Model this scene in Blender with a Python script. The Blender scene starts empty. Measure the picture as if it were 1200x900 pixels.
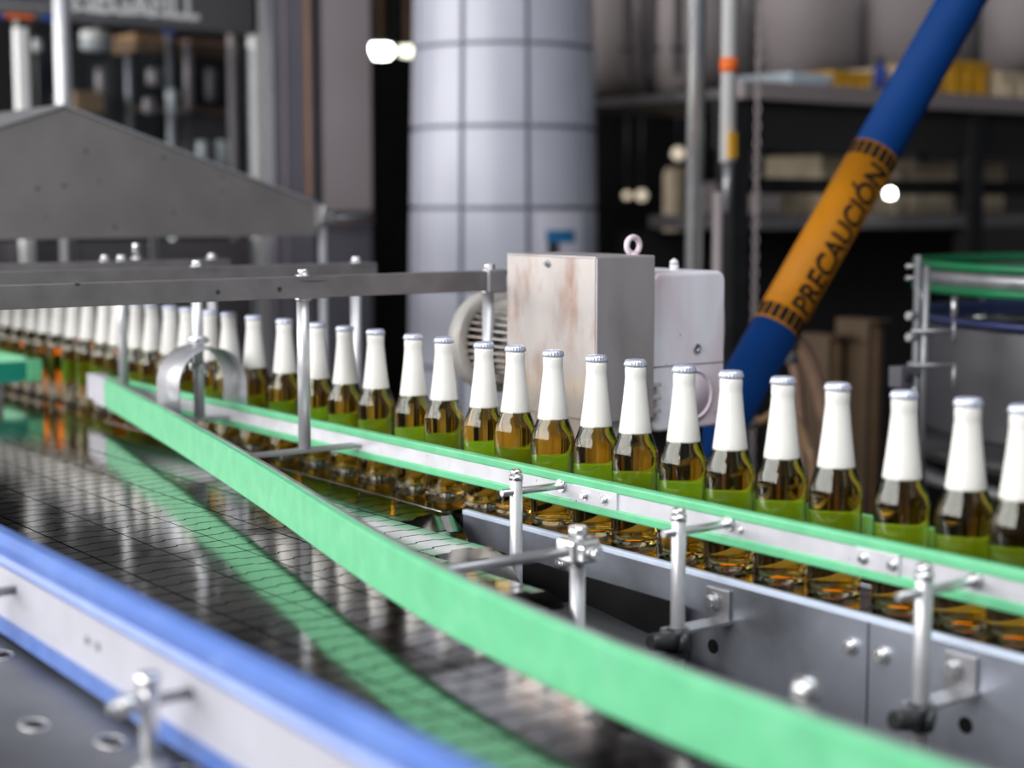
import bpy, bmesh, math, random
from mathutils import Vector, Matrix
random.seed(7)
PI = math.pi
sc = bpy.context.scene
col = sc.collection

# ------------------------------------------------------------------ camera
# world axes: X runs across the conveyor, Y runs along it (away to the upper left), Z is up; belt top is at z = 1
FPX, HORIZON = 1900.0, 240.0
PITCH = math.atan((450 - HORIZON) / FPX)
YAW = math.radians(36.607)
CAM = Vector((0, 0, 1.428))
cd = bpy.data.cameras.new('camera'); cam = bpy.data.objects.new('camera', cd); col.objects.link(cam)
cam.location = CAM; cam.rotation_euler = (PI / 2 - PITCH, 0, -YAW)
cd.sensor_width = 36; cd.lens = 36 * FPX / 1200; cd.clip_start = 0.05; cd.clip_end = 60
cd.dof.use_dof = True; cd.dof.focus_distance = 2.13; cd.dof.aperture_fstop = 2.35; cd.dof.aperture_blades = 0
sc.camera = cam
RM = cam.rotation_euler.to_matrix()

# ------------------------------------------------------------------ world and daylight
W = bpy.data.worlds.new('world'); sc.world = W; W.use_nodes = True
bg = W.node_tree.nodes['Background']
bg.inputs[0].default_value = (0.86, 0.92, 1.0, 1); bg.inputs[1].default_value = 0.18

def area(name, loc, target, sx, sy, power, color=(1, 1, 1)):
    l = bpy.data.lights.new(name, 'AREA'); l.shape = 'RECTANGLE'; l.size = sx; l.size_y = sy
    l.energy = power; l.color = color
    o = bpy.data.objects.new(name, l); col.objects.link(o); o.location = loc
    o.rotation_euler = (Vector(target) - Vector(loc)).to_track_quat('-Z', 'Y').to_euler()
    return o
# daylight from the row of windows along the left wall, and a roof light above the line
area('left_window_daylight', (-2.6, 4.0, 2.6), (1.3, 4.0, 1.1), 9.2, 1.7, 400, (1.0, 0.985, 0.97))
area('far_bottle_fill', (-.6, 9.8, 2.0), (.3, 3.0, 1.2), 4.0, 2.2, 70, (1.0, 0.97, 0.93))  # unseen lamp added at back left to brighten the bottles' right edges
area('skylight_daylight', (.9, .4, 3.3), (1.25, 1.6, 1.0), 2.2, 1.2, 42, (0.93, 0.97, 1.0))

sc.view_settings.view_transform = 'Standard'; sc.view_settings.look = 'None'
sc.view_settings.gamma = 1; sc.view_settings.use_curve_mapping = False
sc.view_settings.exposure = 0.12
sc.cycles.max_bounces = 16; sc.cycles.transmission_bounces = 16; sc.cycles.glossy_bounces = 6
sc.cycles.transparent_max_bounces = 12

# ------------------------------------------------------------------ pixel helpers
def ray(px, py):
    return RM @ Vector(((px - 600) / FPX, (450 - py) / FPX, -1))
def P(px, py, x=None, y=None, z=None, d=None):
    r = ray(px, py)
    if x is not None: t = x / r.x
    elif y is not None: t = y / r.y
    elif z is not None: t = (z - CAM.z) / r.z
    else: t = d
    return CAM + r * t

# ------------------------------------------------------------------ materials
def srgb(r, g, b):
    f = lambda c: (c / 255 / 12.92) if c / 255 <= 0.04045 else ((c / 255 + 0.055) / 1.055) ** 2.4
    return (f(r), f(g), f(b), 1)
MATS = {}
def mat(name, c, rough=0.5, metal=0.0, var=0.12, scale=18, bump=0.0, bscale=60, spec=0.5, rvar=0.0,
        stain=None, sscale=9, samount=0.5, stretch=(1, 1, 1), spots=None, emit=0):
    m = bpy.data.materials.new(name); m.use_nodes = True; nt = m.node_tree
    b = nt.nodes['Principled BSDF']
    b.inputs['Roughness'].default_value = rough; b.inputs['Metallic'].default_value = metal
    b.inputs['Specular IOR Level'].default_value = spec
    tc = nt.nodes.new('ShaderNodeTexCoord'); mp = nt.nodes.new('ShaderNodeMapping')
    mp.inputs['Scale'].default_value = stretch
    geo = nt.nodes.new('ShaderNodeNewGeometry')
    nt.links.new(geo.outputs['Position'], mp.inputs['Vector'])
    def noise(s, det=5):
        n = nt.nodes.new('ShaderNodeTexNoise'); n.inputs['Scale'].default_value = s; n.inputs['Detail'].default_value = det
        nt.links.new(mp.outputs[0], n.inputs['Vector']); return n
    def ramp(src, p0, p1, c0, c1):
        r = nt.nodes.new('ShaderNodeValToRGB'); r.color_ramp.elements[0].position = p0; r.color_ramp.elements[1].position = p1
        r.color_ramp.elements[0].color = c0; r.color_ramp.elements[1].color = c1
        nt.links.new(src, r.inputs[0]); return r
    def mix(fac, a, bb):
        x = nt.nodes.new('ShaderNodeMix'); x.data_type = 'RGBA'
        nt.links.new(fac, x.inputs[0])
        for s, i in ((a, 6), (bb, 7)):
            if isinstance(s, tuple): x.inputs[i].default_value = s
            else: nt.links.new(s, x.inputs[i])
        return x.outputs[2]
    n1 = noise(scale)
    lo = tuple(max(0, v * (1 - var)) for v in c[:3]) + (1,); hi = tuple(min(1, v * (1 + var)) for v in c[:3]) + (1,)
    out = ramp(n1.outputs['Fac'], 0.3, 0.7, lo, hi).outputs[0]
    if stain:
        n2 = noise(sscale, 8)
        f = ramp(n2.outputs['Fac'], 0.5, 0.75, (0, 0, 0, 1), (samount, samount, samount, 1))
        out = mix(f.outputs[0], out, stain)
    if spots:
        v = nt.nodes.new('ShaderNodeTexVoronoi'); v.inputs['Scale'].default_value = spots[1]
        nt.links.new(mp.outputs[0], v.inputs['Vector'])
        f = ramp(v.outputs['Distance'], 0.04, 0.09, (1, 1, 1, 1), (0, 0, 0, 1))
        out = mix(f.outputs[0], out, spots[0])
    nt.links.new(out, b.inputs['Base Color'])
    if rvar:
        mr = nt.nodes.new('ShaderNodeMapRange'); mr.inputs[3].default_value = max(0.02, rough - rvar); mr.inputs[4].default_value = rough + rvar
        nt.links.new(n1.outputs['Fac'], mr.inputs[0]); nt.links.new(mr.outputs[0], b.inputs['Roughness'])
    if bump:
        nb = noise(bscale, 4); bp = nt.nodes.new('ShaderNodeBump'); bp.inputs['Strength'].default_value = bump
        bp.inputs['Distance'].default_value = 0.002
        nt.links.new(nb.outputs['Fac'], bp.inputs['Height']); nt.links.new(bp.outputs[0], b.inputs['Normal'])
    if emit:
        b.inputs['Emission Color'].default_value = c; b.inputs['Emission Strength'].default_value = emit
    MATS[name] = m
    return m

mat('steel', (0.62, 0.62, 0.64, 1), 0.32, 0.9, 0.12, 30, 0.05, 120, rvar=0.08)
mat('bright_steel', (0.78, 0.78, 0.8, 1), 0.25, 0.9, 0.08, 30)
mat('dull_steel', (0.36, 0.36, 0.38, 1), 0.45, 0.75, 0.2, 14, 0.08, 90, rvar=0.1)
mat('galvanised', (0.20, 0.185, 0.19, 1), 0.5, 0.45, 0.16, 22, 0.08, 160, rvar=0.08, spots=((0.03, 0.03, 0.03, 1), 16))
mat('hood_sheet', (0.22, 0.205, 0.20, 1), 0.5, 0.35, 0.10, 9, 0.05, 200, rvar=0.06, spots=((0.03, 0.03, 0.03, 1), 17))
mat('hood_roof', (0.42, 0.42, 0.44, 1), 0.4, 0.5, 0.10, 9)
mat('post_metal', (0.66, 0.66, 0.69, 1), 0.38, 0.55, 0.10, 35, 0.04, 200, spots=((0.12, 0.11, 0.11, 1), 45))
mat('rail_metal', (0.68, 0.68, 0.73, 1), 0.42, 0.45, 0.10, 24, 0.03, 150, spots=((0.2, 0.2, 0.22, 1), 55))
mat('panel_steel', (0.45, 0.48, 0.56, 1), 0.33, 0.75, 0.2, 7, 0.06, 70, rvar=0.1, stain=(0.16, 0.16, 0.18, 1), sscale=6, samount=0.8)
mat('pale_blue_strip', srgb(200, 212, 232), 0.35, 0, 0.08, 30)
mat('green_plastic', srgb(104, 192, 142), 0.45, 0, 0.08, 26, 0.12, 140, stain=srgb(140, 210, 170), sscale=30, samount=0.35)
mat('teal_plastic', srgb(20, 132, 112), 0.4, 0, 0.1, 20)
mat('green_rim', srgb(16, 104, 64), 0.4, 0, 0.1, 20)
mat('blue_plastic', srgb(86, 116, 184), 0.3, 0, 0.08, 20, stain=srgb(120, 150, 212), sscale=14, samount=0.4)
mat('white_plastic', srgb(186, 186, 196), 0.45, 0, 0.06, 20, 0.05)
mat('chain_steel', (0.30, 0.29, 0.28, 1), 0.10, 1.0, 0.12, 40, 0.03, 55, rvar=0.05, stain=(0.3, 0.28, 0.26, 1), sscale=25, samount=0.4)
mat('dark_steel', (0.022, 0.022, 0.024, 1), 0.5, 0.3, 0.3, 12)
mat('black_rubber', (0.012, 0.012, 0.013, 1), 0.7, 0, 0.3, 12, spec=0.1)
mat('black_plastic', (0.03, 0.03, 0.033, 1), 0.35, 0, 0.2, 12)
mat('table_steel', (0.17, 0.17, 0.175, 1), 0.4, 0.7, 0.35, 5, 0.06, 60, rvar=0.12, stain=(0.12, 0.12, 0.13, 1), sscale=7, samount=0.7)
mat('cover_sheet', srgb(208, 200, 196), 0.3, 0.45, 0.08, 14, 0.04, 120, stain=srgb(164, 112, 84), sscale=20, samount=0.9, stretch=(1, 1, 0.45), rvar=0.06)
mat('cover_side', srgb(186, 179, 181), 0.42, 0.5, 0.08, 20, 0.04, 150, stain=srgb(120, 100, 92), sscale=14, samount=0.4, stretch=(1, 1, 0.3))
mat('gearbox_paint', srgb(236, 234, 242), 0.45, 0.05, 0.06, 16, 0.10, 60, stain=srgb(186, 128, 144), sscale=8, samount=0.8, stretch=(1, 1, 0.3), spots=((0.12, 0.08, 0.08, 1), 60))
mat('motor_paint', srgb(186, 182, 178), 0.5, 0.1, 0.1, 20, 0.1, 80, stain=srgb(150, 118, 92), sscale=20, samount=0.9)
mat('sleeve_white', srgb(236, 233, 228), 0.33, 0, 0.03, 30, 0.03, 180)
mat('cap_white', srgb(206, 210, 228), 0.3, 0.45, 0.04, 30)
mat('floor_concrete', (0.10, 0.095, 0.09, 1), 0.5, 0, 0.3, 3, 0.1, 30)
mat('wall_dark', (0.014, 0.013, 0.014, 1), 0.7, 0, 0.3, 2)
mat('roof_sheet', (0.46, 0.40, 0.40, 1), 0.6, 0, 0.15, 2)
mat('machine_grey', srgb(112, 108, 112), 0.4, 0.3, 0.08, 6)
mat('machine_mauve', srgb(160, 149, 150), 0.42, 0.25, 0.05, 4)
mat('machine_blue_grey', srgb(108, 105, 113), 0.4, 0.3, 0.06, 5)
mat('header_grey', srgb(92, 92, 96), 0.5, 0.1, 0.06, 5)
mat('white_paint', srgb(226, 226, 226), 0.4, 0, 0.05, 8)
mat('orange_paint', srgb(232, 104, 24), 0.4, 0, 0.08, 12)
mat('blue_label', srgb(30, 70, 160), 0.4, 0, 0.05, 12)
mat('copper', srgb(190, 150, 120), 0.35, 0.7, 0.1, 12)
mat('tan_paint', srgb(150, 118, 88), 0.5, 0, 0.15, 12)
mat('tile_white', srgb(186, 188, 202), 0.32, 0, 0.04, 6)
mat('grout', srgb(122, 128, 140), 0.7, 0, 0.1, 10)
mat('rail_white', srgb(180, 180, 190), 0.45, 0, 0.06, 20, 0.05)
mat('carton', srgb(84, 66, 48), 0.7, 0, 0.15, 12)
mat('arch_sheet', (0.50, 0.50, 0.54, 1), 0.42, 0.6, 0.08, 14)
mat('faint_glow', (1.0, 0.86, 0.66, 1), 0.5, 0, 0, 5, emit=0.55)
mat('paper', srgb(214, 212, 226), 0.6, 0, 0.03, 20)
mat('poster_blue', srgb(30, 110, 160), 0.5, 0, 0.3, 14)
mat('boom_blue', srgb(3, 52, 112), 0.65, 0, 0.08, 10, spec=0.15)
mat('boom_yellow', srgb(168, 106, 10), 0.6, 0, 0.10, 10, spec=0.2)
mat('pole_steel', (0.5, 0.5, 0.53, 1), 0.42, 0.7, 0.08, 20)
mat('boom_black', (0.010, 0.009, 0.008, 1), 0.7, 0, 0.2, 20, spec=0.08)
mat('pallet_yellow', srgb(214, 160, 40), 0.5, 0, 0.15, 10)
mat('crate_cream', srgb(214, 196, 168), 0.6, 0, 0.2, 12)
mat('canister_white', srgb(200, 214, 224), 0.4, 0, 0.1, 10)
mat('hose_brown', srgb(128, 100, 82), 0.55, 0, 0.15, 20)
mat('drum_steel', (0.16, 0.16, 0.175, 1), 0.4, 0.75, 0.15, 6, rvar=0.1)
mat('navy_ring', srgb(36, 44, 84), 0.4, 0, 0.1, 10)
mat('lamp_glow', (0.95, 1.0, 0.92, 1), 0.5, 0, 0, 5, emit=14)
mat('warm_glow', (0.95, 0.95, 0.75, 1), 0.5, 0, 0, 5, emit=3.0)

def glass_mat(name, ior, color, dens=0, rough=0.0, tint=None):
    m = bpy.data.materials.new(name); m.use_nodes = True; nt = m.node_tree; nt.nodes.clear()
    o = nt.nodes.new('ShaderNodeOutputMaterial'); g = nt.nodes.new('ShaderNodeBsdfGlass')
    g.inputs['IOR'].default_value = ior; g.inputs['Roughness'].default_value = rough
    g.inputs['Color'].default_value = tint or (1, 1, 1, 1)
    nt.links.new(g.outputs[0], o.inputs[0])
    if dens:
        a = nt.nodes.new('ShaderNodeVolumeAbsorption'); a.inputs['Color'].default_value = color; a.inputs['Density'].default_value = dens
        nt.links.new(a.outputs[0], o.inputs[1])
    MATS[name] = m
glass_mat('bottle_glass', 1.5, (1, 1, 1, 1), tint=(0.93, 0.96, 0.90, 1))
glass_mat('beer', 0.89, (0.972, 0.79, 0.0, 1), dens=68)
glass_mat('pane_glass', 1.45, (1, 1, 1, 1), tint=(0.75, 0.78, 0.8, 1))

# ------------------------------------------------------------------ mesh helpers
def box(bm, x0, x1, y0, y1, z0, z1, bev=0.0, rot=None, org=None):
    r = bmesh.ops.create_cube(bm, size=1)
    vs = r['verts']
    for v in vs:
        v.co = Vector((x0 + (v.co.x + .5) * (x1 - x0), y0 + (v.co.y + .5) * (y1 - y0), z0 + (v.co.z + .5) * (z1 - z0)))
    if bev:
        es = {e for v in vs for e in v.link_edges}
        bb = bmesh.ops.bevel(bm, geom=list(es), offset=bev, segments=2, affect='EDGES', profile=.5)
        vs = list({v for f in bb['faces'] for v in f.verts} | {v for v in vs if v.is_valid})
    if rot is not None:
        o = Vector(org) if org is not None else Vector(((x0 + x1) / 2, (y0 + y1) / 2, (z0 + z1) / 2))
        for v in vs: v.co = o + rot @ (v.co - o)
    return vs
def lathe(bm, prof, segs=32, M=None, mod=None, close=True):
    """prof: list of (r, z); revolve round z, then transform by M"""
    M = M or Matrix()
    rings = []
    for i, (r, z) in enumerate(prof):
        if r < 1e-6: rings.append([bm.verts.new(M @ Vector((0, 0, z)))]); continue
        ring = []
        for k in range(segs):
            a = 2 * PI * k / segs; rr = mod(i, k, r) if mod else r
            ring.append(bm.verts.new(M @ Vector((rr * math.cos(a), rr * math.sin(a), z))))
        rings.append(ring)
    for A, B in zip(rings, rings[1:]):
        for k in range(segs):
            k2 = (k + 1) % segs
            if len(A) == 1 and len(B) == 1: break
            if len(A) == 1: f = bm.faces.new((A[0], B[k2], B[k]))
            elif len(B) == 1: f = bm.faces.new((A[k], A[k2], B[0]))
            else: f = bm.faces.new((A[k], A[k2], B[k2], B[k]))
            f.smooth = True
    if close:
        if len(rings[0]) > 1: bm.faces.new(rings[0][::-1])
        if len(rings[-1]) > 1: bm.faces.new(rings[-1])
def axis_m(a, b):
    a, b = Vector(a), Vector(b)
    return Matrix.Translation(a) @ (b - a).to_track_quat('Z', 'Y').to_matrix().to_4x4(), (b - a).length
def cyl(bm, a, b, r, segs=20, r2=None, bev=0.0):
    M, L = axis_m(a, b); r2 = r if r2 is None else r2
    if bev: lathe(bm, [(r - bev, 0), (r, bev), (r2, L - bev), (r2 - bev, L)], segs, M)
    else: lathe(bm, [(r, 0), (r2, L)], segs, M)
def tube(bm, pts, r, segs=12):
    pts = [Vector(p) for p in pts]; rings = []
    prev = None
    for i, p in enumerate(pts):
        t = (pts[min(i + 1, len(pts) - 1)] - pts[max(i - 1, 0)]).normalized()
        n = t.orthogonal().normalized() if prev is None else (prev - t * prev.dot(t)).normalized()
        prev = n; b = t.cross(n)
        rings.append([bm.verts.new(p + n * (r * math.cos(2 * PI * k / segs)) + b * (r * math.sin(2 * PI * k / segs))) for k in range(segs)])
    for A, B in zip(rings, rings[1:]):
        for k in range(segs):
            f = bm.faces.new((A[k], A[(k + 1) % segs], B[(k + 1) % segs], B[k])); f.smooth = True
    bm.faces.new(rings[0][::-1]); bm.faces.new(rings[-1])
def ring(bm, M, R, r, segs=32, sub=12):
    vs = [[bm.verts.new(M @ Vector(((R + r * math.cos(2 * PI * j / sub)) * math.cos(2 * PI * i / segs), (R + r * math.cos(2 * PI * j / sub)) * math.sin(2 * PI * i / segs), r * math.sin(2 * PI * j / sub)))) for j in range(sub)] for i in range(segs)]
    for i in range(segs):
        for j in range(sub):
            f = bm.faces.new((vs[i][j], vs[(i + 1) % segs][j], vs[(i + 1) % segs][(j + 1) % sub], vs[i][(j + 1) % sub])); f.smooth = True
def prism(bm, poly, h0, h1, M=None):
    """poly in local XY extruded in local z"""
    M = M or Matrix()
    a = [bm.verts.new(M @ Vector((x, y, h0))) for x, y in poly]; b = [bm.verts.new(M @ Vector((x, y, h1))) for x, y in poly]
    n = len(poly)
    bm.faces.new(a[::-1]); bm.faces.new(b)
    for i in range(n): bm.faces.new((a[i], a[(i + 1) % n], b[(i + 1) % n], b[i]))
def sweep(bm, path, prof):
    """closed profile of (offset to the right of the path, z) swept along an XY path"""
    pts = [Vector((p[0], p[1], 0)) for p in path]; rings = []
    for i, p in enumerate(pts):
        t = (pts[min(i + 1, len(pts) - 1)] - pts[max(i - 1, 0)]).normalized(); n = Vector((t.y, -t.x, 0))
        rings.append([bm.verts.new(p + n * o + Vector((0, 0, z))) for o, z in prof])
    m = len(prof)
    for A, B in zip(rings, rings[1:]):
        for k in range(m):
            bm.faces.new((A[k], A[(k + 1) % m], B[(k + 1) % m], B[k]))
    bm.faces.new(rings[0][::-1]); bm.faces.new(rings[-1])
def smooth_path(pts, n=8):
    pts = [Vector((p[0], p[1], 0)) for p in pts]; out = []
    for i in range(len(pts) - 1):
        p0, p1, p2, p3 = pts[max(i - 1, 0)], pts[i], pts[i + 1], pts[min(i + 2, len(pts) - 1)]
        for k in range(n):
            t = k / n
            out.append(.5 * ((2 * p1) + (p2 - p0) * t + (2 * p0 - 5 * p1 + 4 * p2 - p3) * t * t + (3 * p1 - p0 - 3 * p2 + p3) * t ** 3))
    out.append(pts[-1]); return [(p.x, p.y) for p in out]
def BM(): return bmesh.new()
def obj(name, bm, m, parent=None, kind=None, normals=True):
    if normals: bmesh.ops.recalc_face_normals(bm, faces=bm.faces)
    me = bpy.data.meshes.new(name)
    if parent is not None:
        off = parent.location.copy()
        if parent.parent: off += parent.parent.location
        for v in bm.verts: v.co -= off
    bm.to_mesh(me); bm.free(); me.materials.append(MATS[m])
    o = bpy.data.objects.new(name, me); col.objects.link(o)
    if parent is not None: o.parent = parent
    if kind: o['kind'] = kind
    return o
def thing(name, label, cat, loc=(0, 0, 0), group=None):
    o = bpy.data.objects.new(name, None); col.objects.link(o); o.location = loc; o.empty_display_size = .05
    o['label'] = label; o['category'] = cat
    if group: o['group'] = group
    return o
def tag(o, label, cat, group=None):
    o['label'] = label; o['category'] = cat
    if group: o['group'] = group
    return o
def copy_tree(o, parent=None):
    c = o.copy(); col.objects.link(c); c.parent = parent
    for ch in list(o.children): copy_tree(ch, c)
    return c
def hexbolt(bm, c, axis, r, h, washer=True):
    c = Vector(c); ax = Vector(axis).normalized()
    if washer: cyl(bm, c, c + ax * h * .25, r * 1.35, 20)
    M, _ = axis_m(c + ax * h * .2, c + ax * h)
    lathe(bm, [(r, 0), (r, h * .68), (r * .86, h * .8)], 6, M)
    for f in bm.faces: pass
def rounded(w, h, r, n=6):
    pts = []
    for cx, cy, a0 in ((w / 2 - r, h / 2 - r, 0), (-w / 2 + r, h / 2 - r, PI / 2), (-w / 2 + r, -h / 2 + r, PI), (w / 2 - r, -h / 2 + r, 1.5 * PI)):
        for k in range(n + 1):
            a = a0 + PI / 2 * k / n; pts.append((cx + r * math.cos(a), cy + r * math.sin(a)))
    return pts

# ================================================================== the hall
def struct(name, bm, m):
    o = obj(name, bm, m); o['kind'] = 'structure'; return o
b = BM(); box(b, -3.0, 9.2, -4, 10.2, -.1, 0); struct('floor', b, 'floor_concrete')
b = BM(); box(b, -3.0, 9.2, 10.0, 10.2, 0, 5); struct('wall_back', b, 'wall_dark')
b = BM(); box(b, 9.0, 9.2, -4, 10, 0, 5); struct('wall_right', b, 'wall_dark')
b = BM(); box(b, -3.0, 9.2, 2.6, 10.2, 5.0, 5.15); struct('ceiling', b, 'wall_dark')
# ================================================================== slat chains
PITCH_L = 0.0381
def plate_poly(w, g=0.0016):
    h = PITCH_L / 2; k = 0.006
    e = [(-w / 2, 0), (-w * .22, 0), (-w * .17, k), (w * .17, k), (w * .22, 0), (w / 2, 0)]
    top = [(x, y + h - g) for x, y in e]; bot = [(x, y - h + g) for x, y in e]
    return bot + top[::-1]
def plate_mesh(w):
    b = BM(); poly = plate_poly(w); inn = [(x * .985, y * (1 - .05)) for x, y in poly]
    n = len(poly)
    A = [b.verts.new((x, y, -.003)) for x, y in poly]
    D = [b.verts.new((x, y, 0)) for x, y in poly]
    for i in range(n):
        j = (i + 1) % n
        b.faces.new((A[i], A[j], D[j], D[i]))
    b.faces.new(D); bmesh.ops.recalc_face_normals(b, faces=b.faces)
    me = bpy.data.meshes.new('plate'); b.to_mesh(me); b.free(); me.materials.append(MATS['chain_steel']); return me
PLATE = plate_mesh(0.0822)
def strand(xc, u_end, label, wrap=True, u_far=4.6, u_split=3.1):
    t = thing('slat_chain', label, 'conveyor chain', (xc, u_end, .997), 'slat chains of the conveyor')
    n = int((u_split - u_end) / PITCH_L)
    off = random.uniform(0, PITCH_L)
    def add(y, z, rx):
        o = bpy.data.objects.new('plate', PLATE); col.objects.link(o); o.parent = t
        o.location = (random.uniform(-.0004, .0004), y - u_end, z - .997)
        o.rotation_euler = (rx + random.gauss(0, .0016), random.gauss(0, .0016), random.gauss(0, .002))
    for i in range(n): add(u_end + off + (i + .5) * PITCH_L, 1.0, 0)
    if wrap:
        R = .07
        s = off - PITCH_L / 2
        while s > -R * 2.2:
            if s >= 0: add(u_end + s, 1.0, 0)
            else:
                a = -s / R
                add(u_end - R * math.sin(a), 1.0 - R * (1 - math.cos(a)), a)
            s -= PITCH_L
    b = BM(); y = u_end + off + n * PITCH_L
    while y < u_far:
        M = Matrix.Translation((xc, y + PITCH_L / 2, 1.0)) @ Matrix.Rotation(random.gauss(0, .003), 4, 'X') @ Matrix.Rotation(random.gauss(0, .003), 4, 'Y')
        prism(b, plate_poly(.0822), -.003, 0, M); y += PITCH_L
    obj('distant_plates', b, 'chain_steel', t, 'stuff')
    return t
LANES = [(.623, .5), (.7075, .5), (.792, .5), (.876, 1.02), (.960, 1.2), (1.0445, 1.40), (1.1295, 1.62), (1.2145, 1.85)]
NTH = ['first', 'second', 'third', 'fourth', 'fifth', 'sixth', 'seventh', 'eighth']
for i, (xc, ue) in enumerate(LANES):
    strand(xc, ue, 'wet steel slat chain, %s strand counted from the blue guide rail' % NTH[i], wrap=ue > 1)
strand(1.3355, .70, 'single steel slat chain under the row of bottles', wrap=False)

t = thing('conveyor_table', 'dark steel bed and legs carrying the wide slat chains', 'conveyor', (.9, 2.5, 0))
for i, (xc, ue) in enumerate(LANES):
    b = BM(); box(b, xc - .036, xc + .036, ue, 4.6, .95, .985); obj('chain_track', b, 'dark_steel', t)
    if ue > 1:
        b = BM(); cyl(b, (xc - .03, ue, .93), (xc + .03, ue, .93), .052, 24); obj('sprocket', b, 'dark_steel', t)
b = BM(); box(b, .582, .83, .55, 4.6, .88, .95); obj('under_frame', b, 'dark_steel', t)
b = BM(); box(b, .83, 1.25, 1.95, 4.6, .88, .95); obj('under_frame', b, 'dark_steel', t)
for x in (.64, 1.2):
    for y in (2.1, 4.4):
        b = BM(); box(b, x - .03, x + .03, y - .03, y + .03, 0, .88); obj('leg', b, 'dull_steel', t)
b = BM(); box(b, .61, .67, .7, .76, 0, .88); obj('leg', b, 'dull_steel', t)

# ================================================================== bottle conveyor frame
t = thing('bottle_conveyor_frame', 'grey steel side frame with bolts below the bottle row', 'conveyor frame', (1.33, 1.3, 0))
SEAM = 1.1055
for y0, y1 in ((.55, SEAM - .0012), (SEAM + .0012, 1.845)):
    b = BM(); box(b, 1.2845, 1.2895, y0, y1, .80, .996, .0008); o = obj('side_panel', b, 'panel_steel', t)
b = BM(); box(b, 1.2832, 1.2925, .55, 1.845, .9955, 1.0022, .001); obj('wear_strip', b, 'pale_blue_strip', t)
b = BM(); box(b, 1.379, 1.386, .55, 4.6, .80, 1.0); obj('far_side_panel', b, 'dull_steel', t)
b = BM(); box(b, 1.2895, 1.379, .55, 4.6, .965, .992); obj('chain_track', b, 'dark_steel', t)
b = BM(); box(b, 1.392, 1.495, .55, 4.6, .965, .972, .001); obj('bounce_plate', b, 'rail_white', t)  # pale plate added to bounce light up into the lower bottle bodies
b = BM(); box(b, 1.2585, 1.2925, 1.86, 4.6, .985, 1.0, .001); obj('transfer_strip', b, 'chain_steel', t)
for y in (1.129, 1.086, .82, 1.62):
    b = BM(); hexbolt(b, (1.2845, y, .964), (-1, 0, 0), .0075, .009); obj('bolt', b, 'bright_steel', t)
for y in (1.339, .981):     # drilled holes below the brackets
    b = BM(); cyl(b, (1.2850, y - .002, .918), (1.2838, y - .002, .918), .0085, 20); obj('hole', b, 'black_rubber', t)
for y in (.9, 1.75, 3.2, 4.4):
    b = BM(); box(b, 1.30, 1.37, y - .035, y + .035, 0, .80); obj('leg', b, 'dull_steel', t)
b = BM(); box(b, 1.2845, 1.379, .6, 4.6, .795, .80); obj('bottom_plate', b, 'dark_steel', t)

# the cramped dark bay between the chain ends and the frame
t = thing('machine_bay', 'dark cross members and guard plate in the bay beside the chain ends', 'machine frame', (1.15, 1.3, 0))
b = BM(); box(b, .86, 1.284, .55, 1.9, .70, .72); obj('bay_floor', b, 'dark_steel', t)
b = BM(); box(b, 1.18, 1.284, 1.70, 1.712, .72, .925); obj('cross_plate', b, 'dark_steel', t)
b = BM(); box(b, 1.268, 1.272, 1.37, 1.765, .72, .962); obj('bay_shade_sheet', b, 'black_rubber', t)  # black sheet added for the shadow over the lower side panel
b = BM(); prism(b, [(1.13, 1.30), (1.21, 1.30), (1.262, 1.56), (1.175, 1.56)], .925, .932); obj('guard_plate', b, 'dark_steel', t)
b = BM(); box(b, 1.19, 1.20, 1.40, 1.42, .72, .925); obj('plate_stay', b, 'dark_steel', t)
for x in (1.05, 1.2):
    for y in (.8, 1.7):
        b = BM(); box(b, x - .02, x + .02, y - .02, y + .02, 0, .70); obj('leg', b, 'dark_steel', t)

# ================================================================== guide rails
RZ = (1.040, 1.0515, 1.0715, 1.083)
def channel_rail(t, x0, sgn, y0, y1):
    """steel channel with a green plastic strip above and below; sgn = side that carries the steel face"""
    xa, xb = (x0, x0 + .015)
    f = xa + .0025 if sgn < 0 else xa + .003
    b = BM(); box(b, f, f + .0095, y0, y1, RZ[1] - .002, RZ[2] + .002); obj('rail_bar', b, 'rail_metal', t)
    b = BM(); box(b, xa, xb, y0, y1, RZ[2], RZ[3], .0022); obj('green_strip', b, 'green_plastic', t)
    b = BM(); box(b, xa, xb, y0, y1, RZ[0], RZ[1], .0022); obj('green_strip', b, 'green_plastic', t)
t = thing('bottle_guide_rail', 'straight guide rail with two mint green strips along the near side of the bottles', 'guide rail', (1.285, 2, 1.04))
channel_rail(t, 1.285, -1, .62, 3.12)
for yc, w in ((1.556, .088), (1.0965, .058)):
    b = BM(); box(b, 1.2845, 1.2878, yc - w / 2, yc + w / 2, RZ[1] - .001, RZ[2] + .001, .0006); pl = obj('splice_plate', b, 'rail_metal', t)
    for dy in (-.021, .018):
        b = BM(); hexbolt(b, (1.2845, yc + dy, 1.0615), (-1, 0, 0), .0048, .006); obj('bolt', b, 'bright_steel', pl)
b = BM(); hexbolt(b, (1.2875, 1.298, 1.0615), (-1, 0, 0), .0035, .005); obj('bolt', b, 'bright_steel', t)
t = thing('far_guide_rail', 'green edged guide rail on the far side of the bottle row', 'guide rail', (1.372, 2, 1.04))
b = BM(); box(b, 1.379, 1.386, .62, 4.5, 1.03, 1.083); obj('rail_bar', b, 'rail_metal', t)
b = BM(); box(b, 1.371, 1.379, .62, 4.5, 1.034, 1.086, .002); obj('green_strip', b, 'green_plastic', t)
for y in (.8, 1.5, 3.4):
    b = BM(); box(b, 1.386, 1.390, y - .02, y + .02, .9, 1.08); obj('stay', b, 'dull_steel', t)

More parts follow.
